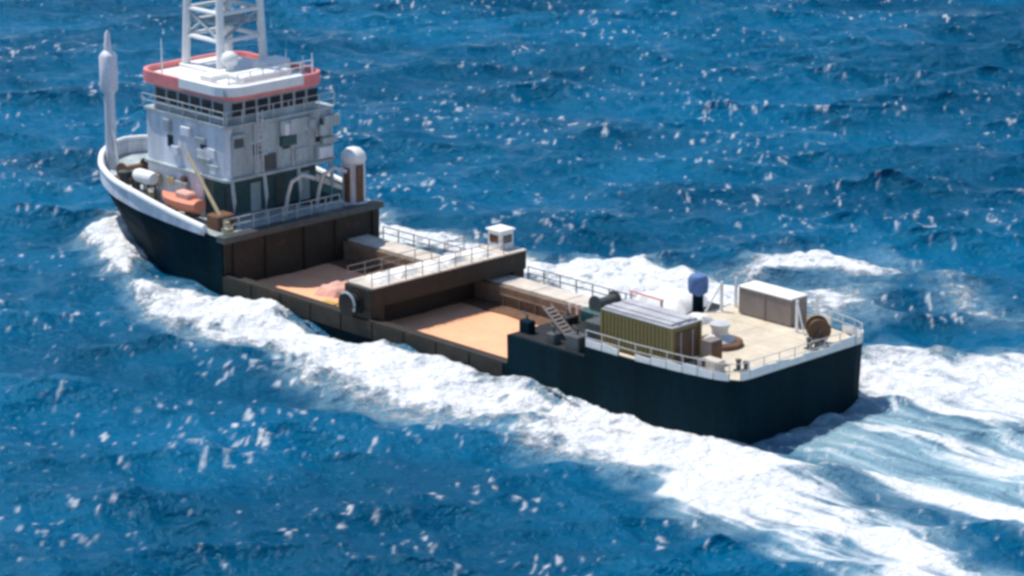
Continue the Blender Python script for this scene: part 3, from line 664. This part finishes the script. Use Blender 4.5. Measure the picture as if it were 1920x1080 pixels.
# brown cabinet and cream crate abaft the container
cbx = tag(aboard('steel_cabinet', 3.5, 4.1, 3.932), 'narrow brown steel cabinet standing just aft of the olive container', 'cabinet')
MB().box(-.4, .4, -.5, .5, 0, 1.5, .03).build('carcass', 'taupe', cbx); MB().box(-.43, -.4, -.42, .42, .1, 1.4).build('door', 'rust', cbx)
crt = tag(aboard('wooden_crate', 2.6, 5.0, 3.932), 'low cream wooden crate by the port rail, aft of the brown cabinet', 'crate')
MB().box(-.6, .6, -.4, .4, .04, .66).build('carcass', 'beige', crt)
pl_ = MB().box(-.62, .62, -.43, -.4, 0, .15).build('plank', 'beige', crt, (0, .83, .06))
for k in range(1, 4): inst('plank', pl_, crt, (0, .83, .06 + k * .17))
# orange rescue boat on the port side
rbt = tag(aboard('rescue_boat', 50.4, 6.0, 4.35), 'faded orange rescue boat in its cradle beside the port wall of the bridge house', 'boat')
sec = []
for x, w_, z0 in ((-1.9, .55, .45), (-1.2, .72, .3), (0, .78, .25), (1.1, .62, .3), (1.8, .3, .5), (2.1, .05, .75)):
    sec.append([(x, -w_, 1.15), (x, -w_ * .8, z0 + .3), (x, 0, z0), (x, w_ * .8, z0 + .3), (x, w_, 1.15), (x, w_ * .55, 1.3), (x, 0, 1.38), (x, -w_ * .55, 1.3)])
MB().loft(sec).build('boat_hull', 'safety', rbt, smooth=True)
MB().box(-1.2, .3, -.4, .4, 1.25, 1.75, .12).build('canopy', 'pink', rbt)
for x in (-1.1, 1.0): MB().box(x - .08, x + .08, -.6, .6, 0, .5).build('cradle', 'steel', rbt)
# white life raft canister
lr = tag(aboard('life_raft_canister', 54.9, 5.6, 4.45), 'white life raft canister on a rack at the forward port corner of the house', 'life raft')
MB().lathe((0, 0, 1.7), [(.05, -1.05), (.4, -.95), (.48, -.7), (.48, .7), (.4, .95), (.05, 1.05)], 18, 'x').build('canister', 'white', lr, smooth=True)
for x in (-.6, .6):
    MB().box(x - .06, x + .06, -.4, .4, 1.05, 1.3).build('cradle', 'steel', lr)
    for y in (-.35, .35): MB().box(x - .05, x + .05, y - .05, y + .05, 0, 1.06).build('leg', 'steel', lr)
# pink bundle and yellow pallets in the forward bay
def bundle(name, m, x, y, z, lx, ly, h, label, cat, seed, group=None):
    rng = random.Random(seed); vs = []; fs = []; nx_, ny_ = 12, 9
    for i in range(nx_ + 1):
        for j in range(ny_ + 1):
            u, v = i / nx_ * 2 - 1, j / ny_ * 2 - 1
            e = max(abs(u), abs(v)); t = 1 - max(0, (e - .62) / .38) ** 1.6
            vs.append((u * lx / 2 * (1 + .04 * rng.uniform(-1, 1)), v * ly / 2 * (1 + .04 * rng.uniform(-1, 1)), max(0, t) * h * (.82 + .18 * math.sin(u * 4.3 + seed) * math.cos(v * 3.1)) + (.05 * rng.uniform(-1, 1) if e < .95 else 0)))
    for i in range(nx_):
        for j in range(ny_): a = i * (ny_ + 1) + j; fs.append((a, a + ny_ + 1, a + ny_ + 2, a + 1))
    fs.append(tuple(i * (ny_ + 1) for i in range(nx_ + 1)) + tuple(nx_ * (ny_ + 1) + j for j in range(1, ny_ + 1)) + tuple(i * (ny_ + 1) + ny_ for i in range(nx_ - 1, -1, -1)) + tuple(j for j in range(ny_ - 1, 0, -1)))
    o = MB().add(vs, fs).build(name, m, None, smooth=True); o.location = to_world(x, y, z); o.rotation_euler = (0, 0, HEAD + rng.uniform(-.1, .1))
    return tag(o, label, cat, group)
bundle('tarpaulin_bundle', 'pink', 39.0, 2.1, .46, 2.0, 2.4, .7, 'pink tarpaulin bundle on the orange floor of the forward hold bay', 'bundle', 1)
for k, (x, y) in enumerate(((35.7, 4.6), (37.2, 4.6))):
    pal = tag(aboard('pallet', x, y, .5), ('yellow pallet nearest the cross beam in the forward hold bay', 'yellow pallet farther from the cross beam in the forward hold bay')[k], 'pallet')
    for yy in (-.5, 0, .5): MB().box(-.6, .6, yy - .07, yy + .07, 0, .1).build('bearer', 'sand', pal)
    s0 = MB().box(-.6, .6, -.07, .07, .1, .14).build('slat', 'yellow', pal, (0, -.5, 0))
    for q_ in range(1, 6): inst('slat', s0, pal, (0, -.5 + q_ * .2, 0))
# white sacks and crates on the cross beam
for k, (x, y, lx_, ly_, h_) in enumerate(((31.5, 4.9, 1.8, 1.5, .3), (31.6, 2.9, 1.7, 1.8, .36), (31.4, .7, 1.9, 1.5, .28), (31.6, -1.4, 1.5, 1.7, .4), (31.5, -3.6, 1.8, 1.5, .3))):
    bundle('white_sack', 'tarp', x, y, 3.505, lx_, ly_, h_, ('white sack nearest the roller end of the cross beam', 'second white sack from the roller end of the cross beam', 'white sack in the middle of the row on the cross beam', 'second white sack from the control cabin on the cross beam', 'white sack right beside the control cabin on the cross beam')[k], 'sack', 20 + k, 'white sacks along the cross beam')
# white covered stacks on the starboard side of the step deck
bundle('covered_stack', 'tarp', 15.2, -5.0, 3.28, 4.0, 3.2, .9, 'big white tarpaulin covered stack by the starboard rail, forward of the blue ventilator', 'bundle', 40)
bundle('covered_stack', 'tarp', 12.8, -.9, 3.28, 2.6, 2.6, .9, 'white tarpaulin covered stack on the step deck ahead of the container', 'bundle', 41)
bundle('covered_stack', 'tarp', 9.9, -1.6, 3.94, 1.5, 1.6, .45, 'small white covered stack between the container and the blue ventilator', 'bundle', 42)
